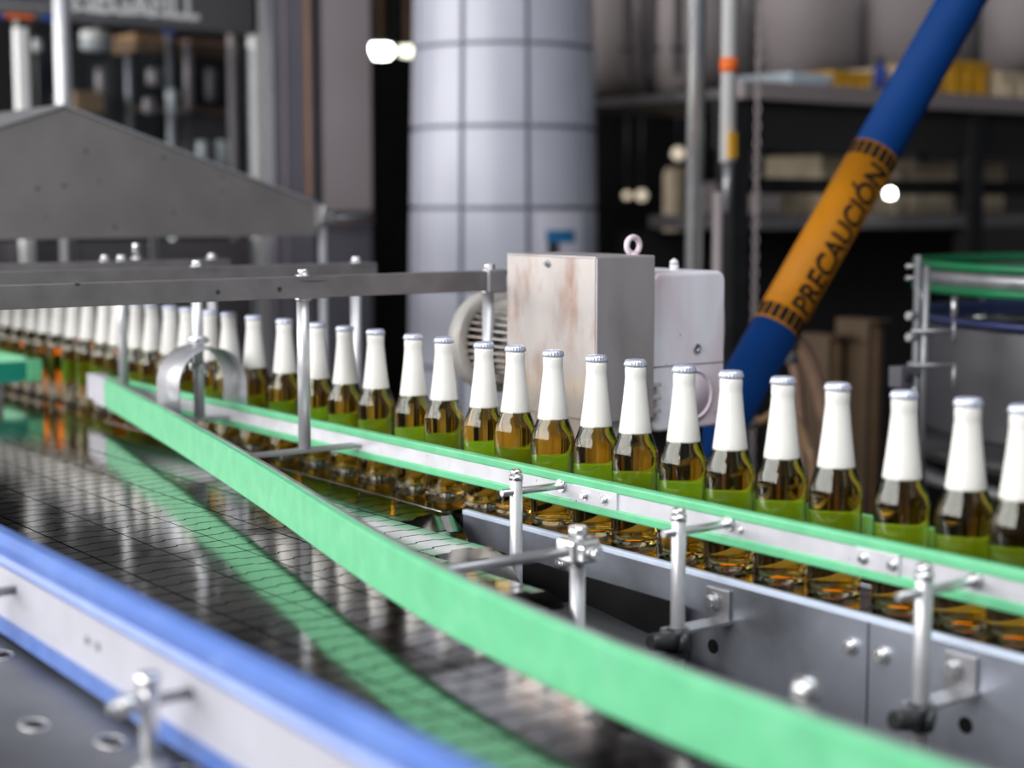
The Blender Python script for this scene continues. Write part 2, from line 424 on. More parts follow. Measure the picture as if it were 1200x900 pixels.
S = [(1.296, 3.12), (1.17, 2.554), (1.038, 1.992), (.935, 1.587), (.876, 1.326), (.848, 1.154), (.832, 1.006), (.824, .895), (.820, .80), (.818, .72), (.818, .62), (.818, .45)]
S = [(x * .958, y * .958) for x, y in S]
S[0] = (1.250, 3.03)
SP = smooth_path(S)[::-1]          # from near to far, so +offset is to the +x side
t = thing('curved_guide_rail', 'broad mint green guide rail sweeping diagonally over the slat chains', 'guide rail', (1.0, 1.8, 1.01))
b = BM(); sweep(b, SP, [(0, 1.032), (.002, 1.030), (.010, 1.030), (.010, 1.086), (.002, 1.086), (0, 1.084)]); obj('green_strip', b, 'green_plastic', t)
b = BM(); sweep(b, SP, [(.010, 1.034), (.0145, 1.034), (.0145, 1.0875), (.010, 1.0875)]); obj('backing_bar', b, 'dull_steel', t)
dirv = (Vector(S[0]) - Vector(S[1])).normalized(); e = Vector(S[0]); pth = [(e.x, e.y), (1.266, 3.125)]
b = BM(); sweep(b, pth, [(-.001, 1.030), (.012, 1.030), (.012, 1.088), (-.001, 1.088)]); obj('end_block', b, 'white_plastic', t)
b = BM(); box(b, 1.266, 1.2985, 3.126, 3.16, 1.035, 1.086, .001); obj('nose_block', b, 'white_plastic', t)

t = thing('corner_guide_rail', 'teal green guide rail turning a corner by the far bottles', 'guide rail', (1.29, 3.5, 1.035))
cpath = [(.6, 3.50), (1.255, 3.50)] + [(1.255 + .03 * math.sin(a * PI / 12), 3.53 - .03 * math.cos(a * PI / 12)) for a in range(1, 6)] + [(1.285, 3.53), (1.285, 4.5)]
b = BM(); sweep(b, cpath, [(0, 1.040), (.010, 1.040), (.010, 1.086), (0, 1.086)]); obj('teal_strip', b, 'teal_plastic', t)
b = BM(); box(b, 1.279, 1.284, 3.55, 4.5, 1.04, 1.09); obj('green_strip', b, 'green_plastic', t)
b = BM(); box(b, 1.262, 1.297, 3.488, 3.512, 1.04, 1.088, .003); obj('end_clamp', b, 'green_plastic', t)
for x, y in ((.75, 3.512), (1.2, 3.512), (1.27, 4.1)):
    b = BM(); box(b, x - .01, x + .01, y - .008, y + .012, 1.0005, 1.04); obj('foot', b, 'dull_steel', t)

# blue edged rail in the foreground
t = thing('blue_guide_rail', 'blurred white guide rail with blue plastic lips in the foreground', 'guide rail', (.56, 1.2, .985))
bp = [(.5485, .45), (.577, 1.75), (.578, 3.45)]
b = BM(); sweep(b, bp, [(-.020, 1.006), (-.006, 1.006), (-.006, 1.062), (-.020, 1.062)]); obj('rail_bar', b, 'rail_white', t)
b = BM(); sweep(b, bp, [(-.026, 1.066), (-.022, 1.060), (-.004, 1.060), (-.004, 1.072), (-.022, 1.072)]); obj('blue_strip', b, 'blue_plastic', t)
b = BM(); sweep(b, bp, [(-.024, 1.074), (-.020, 1.071), (-.002, 1.071), (0, 1.076), (0, 1.088), (-.004, 1.092), (-.016, 1.092), (-.024, 1.084)]); obj('blue_strip', b, 'blue_plastic', t)
b = BM(); sweep(b, bp, [(-.024, .990), (-.020, .987), (-.004, .987), (-.002, .992), (-.002, 1.006), (-.024, 1.006)]); obj('blue_strip', b, 'blue_plastic', t)
for y in (1.36, 1.385):
    xx = .5485 + (y - .45) * .0224 - .0205
    b = BM(); cyl(b, (xx + .001, y, 1.035), (xx - .002, y, 1.035), .004, 16); obj('bolt', b, 'dull_steel', t)

# steel shelf beside it
t = thing('side_table', 'grey steel side plate with slots and bolt heads below the blue rail', 'steel plate', (.46, 1.4, 0))
b = BM(); box(b, .405, .556, .4, 3.4, .972, .982, .001); obj('plate', b, 'table_steel', t)
b = BM(); box(b, .385, .405, .4, 3.4, .955, .990, .003); obj('edge_bar', b, 'white_plastic', t)
for px, py in ((37, 740), (20, 765), (40, 850), (283, 893), (130, 870)):
    p = P(px, py, z=.982)
    if p.x > .545: p.x = .53
    b = BM(); M = Matrix.Translation((p.x, p.y, 0)); lathe(b, [(.0105, .9818), (.0105, .9828)], 20, M @ Matrix.Diagonal((1, 1.5, 1, 1))); obj('slot', b, 'black_rubber', t)
    b = BM(); ring(b, M @ Matrix.Translation((0, 0, .9826)) @ Matrix.Diagonal((1, 1.5, 1, 1)), .0112, .0009, 24, 6); obj('slot_rim', b, 'bright_steel', t)
for y in (.6, 2.0, 3.3):
    b = BM(); box(b, .43, .48, y - .025, y + .025, 0, .972); obj('leg', b, 'dull_steel', t)

# ================================================================== guide posts
def guide_post(label, x, y, top, foot, rod0, rod1, rodz, r=.0082, knob=None, bracket=False, name='guide_post', capn=True):
    t = thing(name, label, 'guide post', (x, y, foot))
    b = BM(); cyl(b, (x, y, foot), (x, y, top - .010), r, 24, bev=.001); obj('post', b, 'post_metal', t)
    b = BM(); cyl(b, (x, y, top - .010), (x, y, top - .004), r * 1.08, 24); M, _ = axis_m((x, y, top - .005), (x, y, top + .003)); lathe(b, [(r * .95, 0), (r * .95, .006), (r * .75, .009)], 6, M); obj('cap_nut', b, 'bright_steel', t)
    b = BM(); cyl(b, (rod0, y, rodz), (rod1, y, rodz), .0048, 16, bev=.0008)
    rd = obj('rod', b, 'steel', t)
    b = BM(); cyl(b, (rod1 - .004, y, rodz), (rod1, y, rodz), .0085, 20); obj('washer', b, 'bright_steel', rd)
    if bracket:
        zb = .955
        b = BM(); box(b, x - .012, 1.2842, y - .012, y + .016, zb - .004, zb); box(b, 1.2805, 1.2842, y - .008, y + .030, zb - .006, zb + .034, .001); br = obj('bracket', b, 'dull_steel', t)
        b = BM(); hexbolt(b, (1.2805, y + .018, zb + .018), (-1, 0, 0), .008, .009); obj('bolt', b, 'steel', br)
        b = BM(); cyl(b, (x - .006, y - .010, zb - .010), (x + .0, y - .016, zb - .012), .013, 20, bev=.002); cyl(b, (x, y, zb - .026), (x, y, zb + .002), .0135, 24, bev=.002); obj('clamp', b, 'black_plastic', t)
        b = BM(); cyl(b, (x - .046, y - .006, zb - .006), (x - .008, y - .004, zb - .012), .0095, 20, r2=.012, bev=.002); obj('knob', b, 'black_plastic', t)
    return t
guide_post('round steel guide post beside the chain ends with a threaded rod to the bottle rail', 1.213, 1.624, 1.092, .72, 1.190, 1.2872, 1.067)
guide_post('round steel guide post with black clamp between the two rail splices', 1.209, 1.316, 1.089, .89, 1.186, 1.2872, 1.066, bracket=True)
guide_post('round steel guide post with black clamp just past the frame seam', 1.209, .974, 1.087, .90, 1.172, 1.2872, 1.064, bracket=True)
# post that holds the curved green rail from behind
t = thing('rail_support', 'short steel post with cross clamp and rod holding the curved green rail', 'guide post', (1.10, 1.36, .72))
b = BM(); cyl(b, (1.10, 1.36, .72), (1.10, 1.36, 1.066), .0085, 20); obj('post', b, 'post_metal', t)
b = BM(); cyl(b, (.878, 1.36, 1.052), (1.127, 1.36, 1.052), .0062, 16); obj('rod', b, 'dull_steel', t)
b = BM(); box(b, 1.080, 1.120, 1.344, 1.376, 1.038, 1.066, .005); box(b, 1.086, 1.114, 1.333, 1.348, 1.042, 1.061, .003); cyl(b, (1.10, 1.36, 1.066), (1.10, 1.36, 1.078), .011, 6); obj('cross_clamp', b, 'bright_steel', t)
b = BM(); cyl(b, (1.10, 1.334, 1.052), (1.10, 1.323, 1.052), .0075, 6); obj('bolt', b, 'bright_steel', t)
p = P(945, 812, z=1.06)
t = thing('rail_support', 'rounded steel post head peeping over the curved green rail', 'guide post', (p.x, p.y, .72))
b = BM(); cyl(b, (p.x, p.y, .72), (p.x, p.y, 1.06), .008, 20); obj('post', b, 'post_metal', t)
b = BM(); lathe(b, [(.008, 0), (.011, .004), (.011, .012), (.008, .018), (0, .020)], 20, Matrix.Translation((p.x, p.y, 1.053))); obj('post_head', b, 'bright_steel', t)
b = BM(); cyl(b, (.800, p.y, 1.045), (p.x, p.y, 1.045), .005, 14); obj('rod', b, 'dull_steel', t)
# foreground posts of the blue rail
for (x, y, lab) in ((.508, 1.160, 'blurred bright steel post in front of the blue rail, standing on the slotted plate'), (.510, 1.585, 'blurred steel post and rod farther along the blue rail')):
    t = thing('rail_post', lab, 'guide post', (x, y, .982))
    b = BM(); cyl(b, (x, y, .982), (x, y, 1.058), .0078, 24, bev=.001); obj('post', b, 'bright_steel', t)
    b = BM(); cyl(b, (x, y, .982), (x, y, .990), .014, 24); obj('base_flange', b, 'dull_steel', t)
    xr = .5485 + (y - .45) * .0224 - .0195
    b = BM(); cyl(b, (x - .033, y, 1.042), (xr, y, 1.042), .0045, 16); obj('rod', b, 'dull_steel', t)
    b = BM(); cyl(b, (x, y, 1.052), (x, y, 1.064), .0095, 6); obj('cap_nut', b, 'bright_steel', t)
    b = BM(); cyl(b, (x - .026, y, 1.042), (x - .008, y, 1.042), .0085, 16); obj('clamp_nut', b, 'steel', t)

# ================================================================== bottles
CAPPX = [1200, 1135, 1060, 982, 918, 857, 802, 745, 699, 648, 604, 567, 520, 484, 440, 404, 371, 333, 297, 268, 246, 219, 199, 178, 160, 138, 122, 103, 86, 69, 54, 40, 25, 11, -3]
XB = 1.3355
def bottle():
    t = thing('beer_bottle', 'amber beer bottle with white neck sleeve and crown cap in the single-file row', 'bottle', (0, 0, 0), 'beer bottles in single file on the conveyor')
    def arc(p0, p1, bow, n):
        out = []
        for k in range(n + 1):
            s = k / n
            out.append((p0[0] + (p1[0] - p0[0]) * s + bow * math.sin(PI * s), p0[1] + (p1[1] - p0[1]) * s)); 
        return out
    prof = [(0, .005), (.016, .004), (.0225, .0005), (.0262, .0002), (.0284, .0022), (.0293, .006), (.0294, .05), (.0294, .100), (.0297, .110), (.0297, .114), (.0291, .118), (.0276, .1235), (.0254, .1295), (.0233, .135), (.0214, .1405), (.0199, .147), (.0180, .160), (.0150, .186), (.0132, .206), (.0126, .214), (.0130, .216), (.0130, .222), (.0124, .224), (.0124, .233), (0, .2335)]
    b = BM(); lathe(b, prof, 40, None); o = obj('glass', b, 'bottle_glass', t)
    w = .0026
    pin = [(0, .0105), (.014, .0095), (.0225, .0065), (.0262, .010), (.0268, .05), (.0268, .108), (.0264, .116), (.0250, .1225), (.0228, .129), (.0207, .135), (.0188, .1405), (.0172, .147), (.0152, .160), (.0122, .186), (.0105, .204), (0, .204)]
    b = BM(); lathe(b, pin, 40, None); obj('beer', b, 'beer', t)
    sl = [(.0203, .1415), (.0208, .1418), (.0208, .1435), (.0186, .160), (.0156, .186), (.0137, .206), (.0132, .2125), (.0135, .2145), (.0136, .2225), (.0130, .226), (.0126, .226)]
    b = BM(); lathe(b, sl, 40, None, close=False)
    obj('neck_sleeve', b, 'sleeve_white', t)
    nf = 21
    cp = [(.0131, .2262), (.0141, .2264), (.0142, .2285), (.0138, .2315), (.0130, .2338), (.0110, .2346), (.006, .2350), (0, .2351)]
    def mod(i, k, r): return r + (.0008 if k % 4 in (0, 1) else -.0008) * (1 if i in (1, 2) else (.5 if i == 3 else 0))
    b = BM(); lathe(b, cp, nf * 4, None, mod, close=False); obj('crown_cap', b, 'cap_white', t)
    return t
proto = bottle()
def u_of_px(px, x, z):
    lo, hi = .4, 14
    for _ in range(50):
        m = (lo + hi) / 2
        q = RM.inverted() @ (Vector((x, m, z)) - CAM)
        if 600 - FPX * q.x / q.z > px: lo = m
        else: hi = m
    return m
NEAR = ['cut by the end of the rail, past the last guide post', 'just past the guide post beside the frame seam', 'before the small sensor box, above the rail splice', 'first one toward the motor from the frame seam', 'before the brown hoses, next to the blue boom', 'before the foot of the blue boom', "before the gearbox's round cover", "before the dark side of the motor cover", "before the corner of the motor cover", "before the cream motor cover, beside its corner", "before the cream motor cover, beside the fan cowl", 'below the end clamp of the overhead bar', 'first one left free beside the fan cowl', 'before the tiled column', 'before the black panel, nearer the tiled column', 'before the black panel, nearer the mauve cabinet', 'half hidden by the post with the flat foot bar', 'first one toward the arch guard from the foot bar post', 'second one toward the arch guard from the foot bar post', 'touching the open side of the arch guard', 'behind the collared post of the arch guard', 'behind the top of the arch guard', 'just beyond the arch guard']
for i, px in enumerate(CAPPX):
    o = proto if i == 0 else copy_tree(proto)
    jx = random.uniform(-.002, .002)
    o.location = (XB + jx, u_of_px(px, XB + jx, 1.235), 1.0003)
    o.rotation_euler = (0, 0, random.uniform(0, 6.28))
for i, o in enumerate([x for x in col.objects if x.get('category') == 'bottle']):
    o['label'] = ('white sleeved beer bottle ' + NEAR[i]) if i < len(NEAR) else 'white sleeved beer bottle in the crowded stretch between arch guard and corner rail'
# ================================================================== overhead beams
def beam(y, x0, x1, label, posts, feet=(), zb=1.29, zt=1.322):
    t = thing('overhead_beam', label, 'beam', (x1, y, zb))
    b = BM(); box(b, x0, x1, y - .003, y + .003, zb, zt, .0008)
    box(b, x0, x1, y + .003, y + .03, zt - .004, zt); obj('beam_bar', b, 'galvanised', t)
    for x, foot, capr in posts:
        b = BM(); cyl(b, (x, y + .014, foot), (x, y + .014, zt - .004), .0095, 24); obj('hanger_post', b, 'post_metal', t)
        b = BM(); hexbolt(b, (x, y + .010, zt), (0, 0, 1), .0095, .011); cyl(b, (x, y + .012, zb - .004), (x, y + .012, zb), .0125, 20); obj('bolt', b, 'bright_steel', t)
        b = BM(); box(b, x - .012, x + .030, y - .0046, y - .003, zb - .001, zb + .003); box(b, x - .012, x + .030, y - .0046, y - .003, zt - .006, zt); obj('clip', b, 'galvanised', t)
    for x0_, x1_, z in feet:
        b = BM(); box(b, x0_, x1_, y + .002, y + .026, z - .006, z, .001); obj('foot_bar', b, 'dull_steel', t)
    return t
t = beam(2.12, .35, 1.552, 'grey galvanised overhead bar with round posts, ending beside the motor cover', [(1.195, 1.062, 1), (1.537, .90, 1)], [(1.10, 1.2845, 1.062)])
b = BM(); box(b, 1.52, 1.556, 2.108, 2.116, 1.287, 1.325, .003); obj('end_clamp', b, 'dull_steel', t)
t = beam(2.56, .45, 1.589, 'grey overhead bar carrying the bent arch guard, middle of the three bars', [(1.234, 1.062, 1), (1.553, .90, 1)], [(1.165, 1.2845, 1.06)])
# bent sheet arch and collars on its post
xa, ya, Rr = 1.232, 2.52, .062
arch = []
for k in range(25):
    a = PI * k / 24; arch.append((xa - Rr * math.cos(a), 1.122 + Rr * math.sin(a)))
arch = [(xa - Rr, 1.066)] + arch + [(xa + Rr, 1.066)]
b = BM(); rows = []
for (dx, z) in arch:
    rows.append([b.verts.new((dx, ya - .006, z)), b.verts.new((dx, ya + .082, z))])
for A, B in zip(rows, rows[1:]):
    f = b.faces.new((A[0], A[1], B[1], B[0])); f.smooth = True
g = obj('arch_guard', b, 'arch_sheet', t); sm = g.modifiers.new('thick', 'SOLIDIFY'); sm.thickness = .0022; sm.offset = 1
for z in (1.195, 1.150):
    b = BM(); cyl(b, (1.234, 2.574, z - .006), (1.234, 2.574, z + .006), .0165, 24, bev=.001)
    cl = obj('collar', b, 'bright_steel', t)
    for dx in (-.009, .009):
        b = BM(); cyl(b, (1.234 + dx, 2.561, z), (1.234 + dx, 2.556, z), .0036, 14); obj('screw', b, 'dull_steel', cl)
bt = beam(2.9, .55, 1.463, 'grey overhead bar closest to the gable hood', [(1.241, 1.088, 1), (1.429, .90, 1)])
for px in (123, 143, 160):
    q = P(px, 303, y=2.914); b = BM(); hexbolt(b, (q.x, 2.914, 1.322), (0, 0, 1), .008, .012 if px < 160 else .034); obj('bolt', b, 'bright_steel', bt)

# ================================================================== gable hood
U = 3.3
t = thing('gable_hood', 'large grey sheet metal hood with pitched gable front', 'machine hood', (1.29, U, 1.357))
gab = [(.69, 1.357), (1.89, 1.357), (1.89, 1.428), (1.29, 1.631), (.69, 1.428)]
Mxz = Matrix(((1, 0, 0, 0), (0, 0, 1, 0), (0, 1, 0, 0), (0, 0, 0, 1)))
b = BM(); prism(b, gab, U, U + .004, Mxz); obj('gable_front', b, 'hood_sheet', t)
for s in (-1, 1):
    b = BM()
    e0, e1 = Vector((1.29, 0, 1.6315)), Vector((1.29 + s * .604, 0, 1.427))
    vs = [b.verts.new((p.x, y, p.z + dz)) for y in (U - .006, U + 1.1) for p, dz in ((e0, 0), (e1, 0), (e1, .005), (e0, .005))]
    for q in ((0, 1, 2, 3), (4, 5, 6, 7), (0, 1, 5, 4), (1, 2, 6, 5), (2, 3, 7, 6), (3, 0, 4, 7)): b.faces.new([vs[i] for i in q])
    obj('roof_sheet', b, 'hood_roof', t)
    b = BM(); box(b, 1.29 + s * .6 - .002, 1.29 + s * .6 + .002, U, U + 1.1, 1.357, 1.428); obj('side_sheet', b, 'hood_roof', t)
b = BM(); box(b, 1.886, 1.896, U - .006, U + .01, 1.376, 1.432, .001); obj('corner_bracket', b, 'bright_steel', t)
for x, yy, z1 in ((1.908, U + .01, 1.42), (.52, U + 1.0, 1.42)):
    b = BM(); cyl(b, (x, yy, 0), (x, yy, z1), .0095, 20); obj('corner_post', b, 'post_metal', t)
b = BM(); box(b, 1.895, 1.93, U - .012, U + .02, 1.385, 1.41, .003); cyl(b, (1.905, U, 1.40), (1.905, U, 1.43), .008, 6); obj('cross_clamp', b, 'steel', t)
b = BM(); cyl(b, (1.925, U + .004, 1.397), (2.03, U + .004, 1.397), .007, 14); obj('stub_rod', b, 'dull_steel', t)
pA = P(73, 60, y=4.5); 
t = thing('tall_pole', 'tall polished steel pole rising behind the gable hood ridge', 'pole', (pA.x, 4.5, 0))
b = BM(); cyl(b, (pA.x, 4.5, 0), (pA.x, 4.5, 3.4), .0225, 24); obj('pole', b, 'pole_steel', t)
b = BM(); cyl(b, (pA.x, 4.5, 0), (pA.x, 4.5, .01), .05, 24); obj('base_plate', b, 'dull_steel', t)
pB = P(180, 290, y=4.0)
t = thing('slim_post', 'slim steel post seen under the hood beside the small bolts', 'post', (pB.x, 4.0, 0))
b = BM(); cyl(b, (pB.x, 4.0, 0), (pB.x, 4.0, 1.42), .0095, 20); obj('post', b, 'post_metal', t)
b = BM(); cyl(b, (pB.x, 4.0, 0), (pB.x, 4.0, .01), .04, 20); obj('base_plate', b, 'dull_steel', t)

# ================================================================== gear motor
t = thing('gear_motor', 'cream sheet cover, finned motor and pale gearbox behind the bottles', 'motor', (1.62, 1.9, 0))
b = BM(); box(b, 1.50, 1.612, 1.818, 2.033, 1.112, 1.351, .002); cv = obj('cover_box', b, 'cover_sheet', t)
b = BM(); box(b, 1.502, 1.6135, 1.8150, 1.8185, 1.110, 1.352, .001); obj('cover_side', b, 'cover_side', cv)
b = BM(); box(b, 1.5, 1.613, 1.816, 2.034, 1.350, 1.3535, .001); obj('cover_lid', b, 'cover_side', cv)
q = P(642, 309, x=1.5); b = BM(); cyl(b, (1.5, q.y, q.z), (1.4965, q.y, q.z), .0055, 16); cyl(b, (1.4965, q.y, q.z), (1.493, q.y, q.z), .0032, 6); obj('screw', b, 'dull_steel', cv)
# eye bolt
q = P(742, 288, y=1.86); M = Matrix.Translation((q.x, 1.86, 1.367)) @ Matrix.Rotation(PI / 2, 4, 'X')
b = BM(); ring(b, M @ Matrix.Rotation(0, 4, 'Z'), .0125, .0045, 32, 12); cyl(b, (q.x, 1.86, 1.34), (q.x, 1.86, 1.356), .008, 16); obj('lifting_eye', b, 'gearbox_paint', t)
# gearbox
yg = 1.83
b = BM(); M = Matrix.Translation((1.700, yg, 1.205)) @ Matrix.Rotation(PI / 2, 4, 'X')
prism(b, rounded(.150, .243, .016), -.17, 0, M); gb = obj('gearbox', b, 'gearbox_paint', t)
bmod = gb.modifiers.new('bev', 'BEVEL'); bmod.width = .006; bmod.segments = 3; bmod.limit_method = 'ANGLE'; bmod.angle_limit = .6
b = BM(); M = Matrix.Translation((1.782, yg, 1.235)) @ Matrix.Rotation(PI / 2, 4, 'X'); lathe(b, [(.0, -.12), (.055, -.12), (.055, -.02), (.0, -.02)], 32, M @ Matrix.Diagonal((.2, 1, 1, 1))); obj('side_boss', b, 'gearbox_paint', gb)
b = BM(); lathe(b, [(0, 0), (.0395, 0), (.0395, .0045), (.037, .0055), (.0352, .0045), (.0348, .0008), (.0335, .0008), (.033, .0030), (0, .0032)], 48, Matrix.Translation((1.706, yg - .0005, 1.137)) @ Matrix.Rotation(PI / 2, 4, 'X')); obj('round_cover', b, 'gearbox_paint', gb)
b = BM(); box(b, 1.626, 1.774, yg - .0008, yg, 1.1835, 1.185); obj('joint_line', b, 'dull_steel', gb)
q = P(816, 408, y=yg); b = BM(); lathe(b, [(0, 0), (.0072, 0), (.0072, .003), (.004, .003), (.004, .001), (0, .001)], 20, Matrix.Translation((q.x, yg, q.z)) @ Matrix.Rotation(PI / 2, 4, 'X')); obj('drain_plug', b, 'dull_steel', gb)
q = P(790, 305, y=1.90); b = BM(); cyl(b, (q.x, 1.90, 1.318), (q.x, 1.90, 1.335), .0075, 6); lathe(b, [(.0065, 0), (.0065, .004), (0, .009)], 16, Matrix.Translation((q.x, 1.90, 1.336))); obj('breather', b, 'white_paint', gb)
b = BM(); box(b, 1.64, 1.76, 1.86, 1.98, .999, 1.09, .004); obj('gearbox_foot', b, 'dark_steel', gb)
for k in range(3):
    b = BM(); box(b, 1.610, 1.632, yg - .012, yg + .02, 1.115 + .02 * k, 1.122 + .02 * k, .001); obj('cooling_rib', b, 'motor_paint', gb)
# finned motor body and bell
zc, xc = 1.20, 1.606
b = BM(); cyl(b, (xc, 2.03, zc), (xc, 2.215, zc), .056, 40); body = obj('motor_body', b, 'black_plastic', t)
for k in range(36):
    a = 2 * PI * k / 36
    b = BM(); box(b, xc + .054, xc + .070, 2.035, 2.194, zc - .0014, zc + .0014, rot=None)
    for v in b.verts:
        dx, dz = v.co.x - xc, v.co.z - zc
        v.co.x = xc + dx * math.cos(a) - dz * math.sin(a); v.co.z = zc + dx * math.sin(a) + dz * math.cos(a)
    obj('fin', b, 'motor_paint', body)
b = BM(); lathe(b, [(.062, 0), (.082, 0), (.085, .004), (.085, .026), (.070, .036), (0, .036)], 56, Matrix.Translation((xc, 2.20, zc)) @ Matrix.Rotation(-PI / 2, 4, 'X'), close=False)
lathe(b, [(.070, -.006), (.085, -.006), (.087, 0), (.070, 0)], 56, Matrix.Translation((xc, 2.20, zc)) @ Matrix.Rotation(-PI / 2, 4, 'X'), close=False); obj('fan_cowl', b, 'motor_paint', t)
b = BM(); box(b, 1.50, 1.78, 1.82, 2.2, .98, .999, .003); obj('mount_plate', b, 'dull_steel', t)
b = BM(); box(b, 1.508, 1.606, 1.828, 2.026, .999, 1.112, .003); obj('cover_foot', b, 'cover_sheet', t)
for x in (1.56, 1.73):
    for y in (1.87, 2.16):
        b = BM(); box(b, x - .02, x + .02, y - .02, y + .02, 0, .98); obj('stand_leg', b, 'dark_steel', t)

# ================================================================== blue and yellow warning boom
A = P(800, 577, d=3.05); A2 = P(893, 420, d=3.12); B = P(1150, -41, d=3.34)
ax = (B - A).normalized(); A = A - ax * ((A.z - .02) / ax.z)
rb = .047
t = thing('warning_boom', 'slanted blue boom with a yellow warning band lettered in black', 'boom', A)
L = (B - A).length + .7
def along(px, py):        # distance along the axis of the point that shows near this pixel
    best = min((((CAM + ray(px, py) * ((A + ax * s - CAM).dot(RM @ Vector((0, 0, -1)))) - (A + ax * s)).length, s) for s in [i * L / 800 for i in range(801)]))
    return best[1]
s0, s1 = along(905, 385), along(1027, 180)
seg = lambda a, bb, r, nm, m: (lambda bmx: (cyl(bmx, A + ax * a, A + ax * bb, r, 48), obj(nm, bmx, m, t)))(BM())
seg(0, s0, rb, 'lower_tube', 'boom_blue'); seg(s1, L, rb, 'upper_tube', 'boom_blue')
band = seg(s0, s1, rb + .0012, 'yellow_band', 'boom_yellow')[1]
view = (CAM - (A + ax * (s0 + s1) / 2)); view = (view - ax * view.dot(ax)).normalized(); side = ax.cross(view)   # to the right of the view
def on_boom(s, ang, h): return A + ax * s + (view * math.cos(ang) + side * math.sin(ang)) * (rb + .0012 + h)
for (sa, sb) in ((s0 + .004, s0 + .034), (s1 - .034, s1 - .004)):
    for k in range(18):
        a0 = 2 * PI * k / 18; da = .13
        b = BM(); vs = [b.verts.new(on_boom(s, a0 + d, h)) for h in (0, .0008) for s, d in ((sa, -da), (sb, -da), (sb, da), (sa, da))]
        for f in ((0, 1, 2, 3), (7, 6, 5, 4), (0, 1, 5, 4), (1, 2, 6, 5), (2, 3, 7, 6), (3, 0, 4, 7)): b.faces.new([vs[i] for i in f])
        obj('black_bar', b, 'boom_black', band)
def text_mesh(txt, size, bold=0.0):
    cu = bpy.data.curves.new('txt', 'FONT'); cu.body = txt; cu.size = size; cu.offset = bold; cu.resolution_u = 4
    o = bpy.data.objects.new('txt', cu); col.objects.link(o)
    me = bpy.data.meshes.new_from_object(o.evaluated_get(bpy.context.evaluated_depsgraph_get()))
    bpy.data.objects.remove(o); bpy.data.curves.remove(cu); return me
bpy.context.view_layer.update()
me = text_mesh('PRECAUCIÓN', .062, .0013)
tb = BM(); tb.from_mesh(me)
for _ in range(4):
    bmesh.ops.triangulate(tb, faces=tb.faces)
    bmesh.ops.subdivide_edges(tb, edges=[e for e in tb.edges if e.calc_length() > .006], cuts=1)
bmesh.ops.triangulate(tb, faces=tb.faces)
xs = [v.co.x for v in tb.verts]; wd = max(xs) - min(xs); x0 = min(xs)
span = (s1 - s0) - .084
for v in tb.verts:
    s = s0 + .042 + (v.co.x - x0) / wd * span
    ang = .55 - (v.co.y - .020) / rb     # reads up the boom, letter tops to the left
    v.co = on_boom(s, ang, .0012)
obj('lettering', tb, 'boom_black', band, normals=False)
# ================================================================== tiled column
pc = P(590, 240, d=5.0)
t = thing('tiled_column', 'pale white round column clad in large glossy tiles', 'column', (pc.x, pc.y, 0))
def rad(z): return .292 - .020 * (z - 1.2)
b = BM(); lathe(b, [(rad(0) - .012, 0), (rad(4.9) - .012, 4.9)], 48, Matrix.Translation((pc.x, pc.y, 0))); obj('core', b, 'grout', t)
tocam = math.atan2(CAM.y - pc.y, CAM.x - pc.x)
NT = 9; dz = .238; zz = 1.428 - 5 * dz - .01
for j in range(19):
    z0, z1 = zz + dz * j + .006, zz + dz * (j + 1) - .006
    for k in range(NT):
        a0 = tocam + 2 * PI * (k - .62) / NT + .02; a1 = a0 + 2 * PI / NT - .055
        b = BM(); n = 8; q = []
        for i in range(n + 1):
            a = a0 + (a1 - a0) * i / n; c, s = math.cos(a), math.sin(a)
            q.append([b.verts.new((pc.x + (rad(z) + dr) * c, pc.y + (rad(z) + dr) * s, z)) for dr, z in ((-.012, z0), (0, z0), (0, z1), (-.012, z1))])
        for A_, B_ in zip(q, q[1:]):
            for m in range(4):
                f = b.faces.new((A_[m], B_[m], B_[(m + 1) % 4], A_[(m + 1) % 4])); pass
        b.faces.new(q[0][::-1]); b.faces.new(q[-1]); obj('tile', b, 'tile_white', t)
# notice on the column
def on_col(px, py, dr=0):
    r = ray(px, py); o = CAM - Vector((pc.x, pc.y, 0)); R = rad(1.4) + dr
    a_ = r.x ** 2 + r.y ** 2; b_ = o.x * r.x + o.y * r.y; c_ = o.x ** 2 + o.y ** 2 - R * R
    tt = (-b_ - math.sqrt(max(0, b_ * b_ - a_ * c_))) / a_
    return CAM + r * tt
def col_patch(name, x0, y0, x1, y1, m, parent, dr):
    b = BM(); n = 8; pts = []
    for i in range(n + 1):
        x = x0 + (x1 - x0) * i / n
        tp, bt = on_col(x, y0, dr), on_col(x, y1, dr)
        pts.append((b.verts.new(tp), b.verts.new((tp.x, tp.y, bt.z))))
    for A_, B_ in zip(pts, pts[1:]): b.faces.new((A_[0], A_[1], B_[1], B_[0]))
    o = obj(name, b, m, parent); md = o.modifiers.new('t', 'SOLIDIFY'); md.thickness = .001; return o
nt_ = thing('wall_notice', 'white paper notice with blue picture taped to the tiled column', 'notice', on_col(655, 310, .003))
col_patch('sheet', 628, 248, 682, 322, 'paper', nt_, .004)
col_patch('picture', 640, 270, 673, 284, 'poster_blue', nt_, .006)
col_patch('picture_figure', 642, 284, 655, 300, 'black_plastic', nt_, .006)

